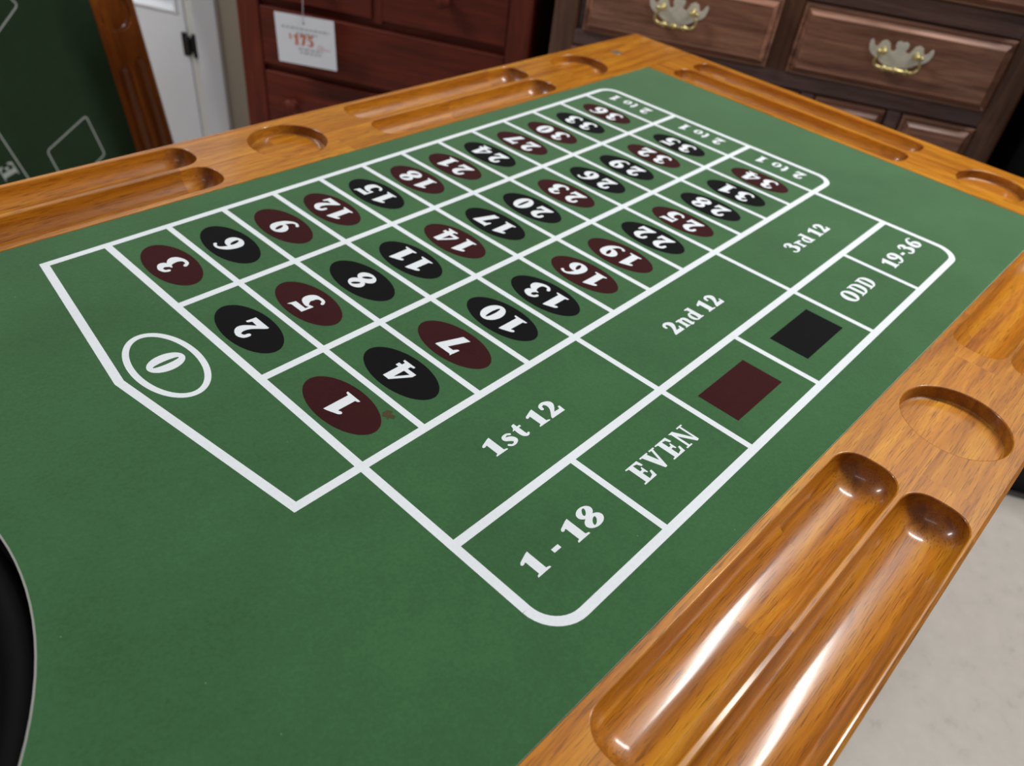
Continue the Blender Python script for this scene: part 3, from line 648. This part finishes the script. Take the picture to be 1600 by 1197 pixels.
def pull(dw, cx, cz, y):
    P = batwing(); n = len(P); V, F = fill([P]); m = MB()
    m.add([(cx + x, y - 0.0018, cz + z) for x, z in V], F)
    m.add([(cx + x, yy, cz + z) for yy in (y - 0.0018, y + 0.0005) for x, z in P], [(k, n + k, n + (k + 1) % n, (k + 1) % n) for k in range(n)])
    lab(m.build('back_plate', PLATE, dw), 'tarnished batwing back plate')
    m = MB()
    for sx in (-1, 1):
        g_ = lambda v, sx=sx: (cx + sx * 0.030 + v[0], y - 0.0018 - v[2], cz + 0.004 + v[1])
        m.lathe([(0.0065, 0), (0.006, 0.002), (0.0035, 0.004), (0.003, 0.009), (0.0052, 0.011), (0.006, 0.0145), (0.0045, 0.018), (0.0001, 0.019)], 14, g_)
        g_ = lambda v, sx=sx: (cx + sx * 0.0385 + v[0], y - 0.0125 - v[2], cz + 0.003 + v[1])
        m.lathe([(0.0001, -0.0042), (0.003, -0.003), (0.0042, 0), (0.003, 0.003), (0.0001, 0.0042)], 12, g_)
    T = []; R = []
    for k in range(41):
        t = k / 40 * 2 - 1; a = abs(t)
        if a > 0.62:
            q = (a - 0.62) / 0.38; ang = q * PI * 0.72; x = 0.030 + 0.0135 * math.sin(ang) - 0.004 * q; z = -0.0135 - 0.0125 * math.cos(ang) + 0.002
        else: x = 0.030 * a / 0.62; z = -0.0245
        T.append((cx + math.copysign(x, t), y - 0.0125 - 0.004 * (1 - a), cz + z))
        r = 0.0027
        for b_, rr, wdt in ((0.0, 0.0056, 0.07), (0.16, 0.0040, 0.05), (0.24, 0.0040, 0.04), (0.42, 0.0056, 0.10)):
            r = max(r, rr * math.sqrt(max(0, 1 - ((a - b_) / wdt) ** 2)))
        R.append(r)
    m.tube(T, R, 10)
    lab(m.build('bail', BRASS, dw), 'beaded brass bail handle')
def drawer(root, x0, x1, z0, z1, mat, prof, hd=None):
    m = MB(); raised(m, x0, x1, z0, z1, prof)
    dw = m.build('drawer', mat, root)
    return dw
for z0, z1 in ((0.731, 0.861), (0.904, 1.063)):
    for x0, x1 in ((-0.392, -0.013), (0.027, 0.407)):
        dw = drawer(wd_, x0, x1, z0, z1, WAL_X, PROF); pull(dw, (x0 + x1) / 2 - (0.0 if x0 > 0 else 0.004), (z0 + z1) / 2 + 0.009, -0.0180)
for k in range(5):
    x0 = -0.408 + k * 0.1705; drawer(wd_, x0 - 0.002, x0 + 0.134, 0.505, 0.697, WAL_X, PROF)
    if k: MB().box(x0 - 0.0335, x0 - 0.0035, -0.004, 0.03, 0.503, 0.699, 0.006).build('divider', WAL_D, wd_)
for z0, z1 in ((0.295, 0.471), (0.102, 0.261)):
    dw = drawer(wd_, -0.392, 0.407, z0, z1, WAL_X, PROF); [pull(dw, x, (z0 + z1) / 2 + .009, -0.0180) for x in (-0.2, 0.215)]

# --- cherry chest with wooden knobs
UR = -0.598
ch = furn('chest_of_drawers', UR, 'red cherry chest of drawers with round wooden knobs beside the white door', 'chest of drawers')
hw2 = 0.353
MB().box(-hw2 + .004, hw2 - .004, 0.03, 0.39, 0.05, 0.86).build('carcass', CHER_Z, ch)
for x0, x1 in ((-hw2, -hw2 + .057), (hw2 - .050, hw2)): MB().box(x0, x1, -0.004, 0.035, 0.0, 0.86, 0.004).build('stile', CHER_Z, ch)
MB().box(-0.012, 0.012, 0.004, 0.035, 0.655, 0.83, 0.002).build('stile', CHER_Z, ch)
for zc in (0.652, 0.504, 0.352, 0.20): MB().box(-hw2 + .057, hw2 - .05, 0.012, 0.031, zc - 0.012, zc + 0.012).build('rail', CHER_X, ch)
MB().box(-hw2 - .02, hw2 + .02, -0.02, 0.395, 0.86, 0.885, 0.005).build('top', CHER_X, ch)
MB().box(-hw2 + .057, hw2 - .05, 0.008, 0.03, 0.0, 0.06).build('plinth', CHER_X, ch)
DP = [(0, 0.03), (0, 0.0005), (0.0008, -0.0004), (0.0016, -0.0008)]
def knob(dw, x, z):
    m = MB(); m.lathe([(0.010, 0.0), (0.0085, 0.003), (0.008, 0.009), (0.013, 0.015), (0.0165, 0.021), (0.0155, 0.027), (0.009, 0.031), (0.0001, 0.032)], 24, lambda v: (x + v[0], -0.001 - v[2], z + v[1]))
    m.build('knob', CHER_Z, dw)
xl, xr = -hw2 + .0585, hw2 - .0515
for x0, x1, xk in ((xl, -0.0135, -0.152), (0.0135, xr, 0.160)):
    dw = drawer(ch, x0, x1, 0.664, 0.828, CHER_X, DP); knob(dw, xk, 0.738)
for z0, z1, zk in ((0.513, 0.643, 0.575), (0.362, 0.496, 0.428), (0.214, 0.340, 0.28), (0.064, 0.192, 0.13)):
    dw = drawer(ch, xl, xr, z0, z1, CHER_X, DP)
    for xk in (-0.222, 0.222): knob(dw, xk, zk)

# --- price tag hanging from a knob of the chest
tag = empty('price_tag', at(-0.7555, FRONT - 0.040, 0.598), 'white price card reading $175 hanging by a string on the red chest', 'price tag', ROOM)
tag.rotation_euler = (0, math.radians(-2.0), ROOM)
V, F = fill([[(-0.0735, -0.054), (0.0735, -0.054), (0.0735, 0.054), (-0.0735, 0.054)], circle(-0.002, 0.038, 0.0025, 12)])
m = MB(); m.add([(x, -0.0005, z) for x, z in V], F); m.add([(x, 0.0005, z) for x, z in V], [tuple(reversed(q)) for q in F])
e4 = [(-0.0735, -0.054), (0.0735, -0.054), (0.0735, 0.054), (-0.0735, 0.054)]
m.add([(x, y, z) for y in (-0.0005, 0.0005) for x, z in e4], [(k, k + 4, (k + 1) % 4 + 4, (k + 1) % 4) for k in range(4)])
m.build('card', CARD, tag)
ft = lambda p: (p[0], -0.0008, p[1])
m = MB(); text(m, '175', (-0.030, -0.010), (1, 0), (0, 1), 0.024, 0.050, f=ft); text(m, '$', (-0.042, -0.000), (1, 0), (0, 1), 0.013, 0.008, f=ft)
lab(m.build('price', INK_O, tag), 'orange printed price $175')
m = MB()
for x0, x1, z in ((-0.058, 0.060, 0.026), (-0.022, 0.030, 0.016), (-0.020, 0.040, -0.018), (-0.016, 0.036, -0.026)):
    x = x0
    while x < x1:
        l = random.uniform(0.006, 0.014); m.add([(x, -0.0008, z - .0022), (min(x + l, x1), -0.0008, z - .0022), (min(x + l, x1), -0.0008, z + .0022), (x, -0.0008, z + .0022)], [(0, 1, 2, 3)]); x += l + 0.003
sm = m.build('small_print', INK_G, tag); sm['kind'] = 'stuff'; lab(sm, 'faint blurred rows of grey small print')
m = MB()
for z, xa, xb in ((-0.006, 0.030, 0.045), (-0.012, 0.028, 0.060)): m.add([(xa, -0.0008, z - .0007), (xb, -0.0008, z - .0007), (xb, -0.0008, z + .0007), (xa, -0.0008, z + .0007)], [(0, 1, 2, 3)])
m.build('ruled_lines', INK_O, tag)
m = MB(); m.tube([(-0.002, 0.0, 0.037), (-0.002, -0.002, 0.042), (0.001, 0.001, 0.09), (0.006, 0.0066, 0.150)], 0.0008, 6); m.build('string', STRING, tag)

# --- black cabinet at the right
bc = empty('cabinet', at(1.16, 1.51), 'black cabinet in shadow at the right edge beside the walnut dresser', 'cabinet', ROOM)
MB().box(-0.40, 0.40, 0.0, 0.55, 0.0, 1.25, 0.006).build('body', NAVY, bc)
for x0, x1 in ((-0.39, -0.002), (0.002, 0.39)):
    m = MB(); raised(m, x0, x1, 0.06, 1.22, [(0, 0.002), (0, -0.016), (0.003, -0.019), (0.05, -0.019), (0.055, -0.012), (0.07, -0.012)]); dd = m.build('door', NAVY, bc)
    m = MB(); xk = x1 - 0.03 if x0 < -0.1 else x0 + 0.03
    m.lathe([(0.006, 0), (0.005, 0.012), (0.012, 0.02), (0.010, 0.026), (0.0001, 0.028)], 16, lambda v: (xk + v[0], -0.019 - v[2], 0.75 + v[1])); m.build('knob', NAVY, dd)
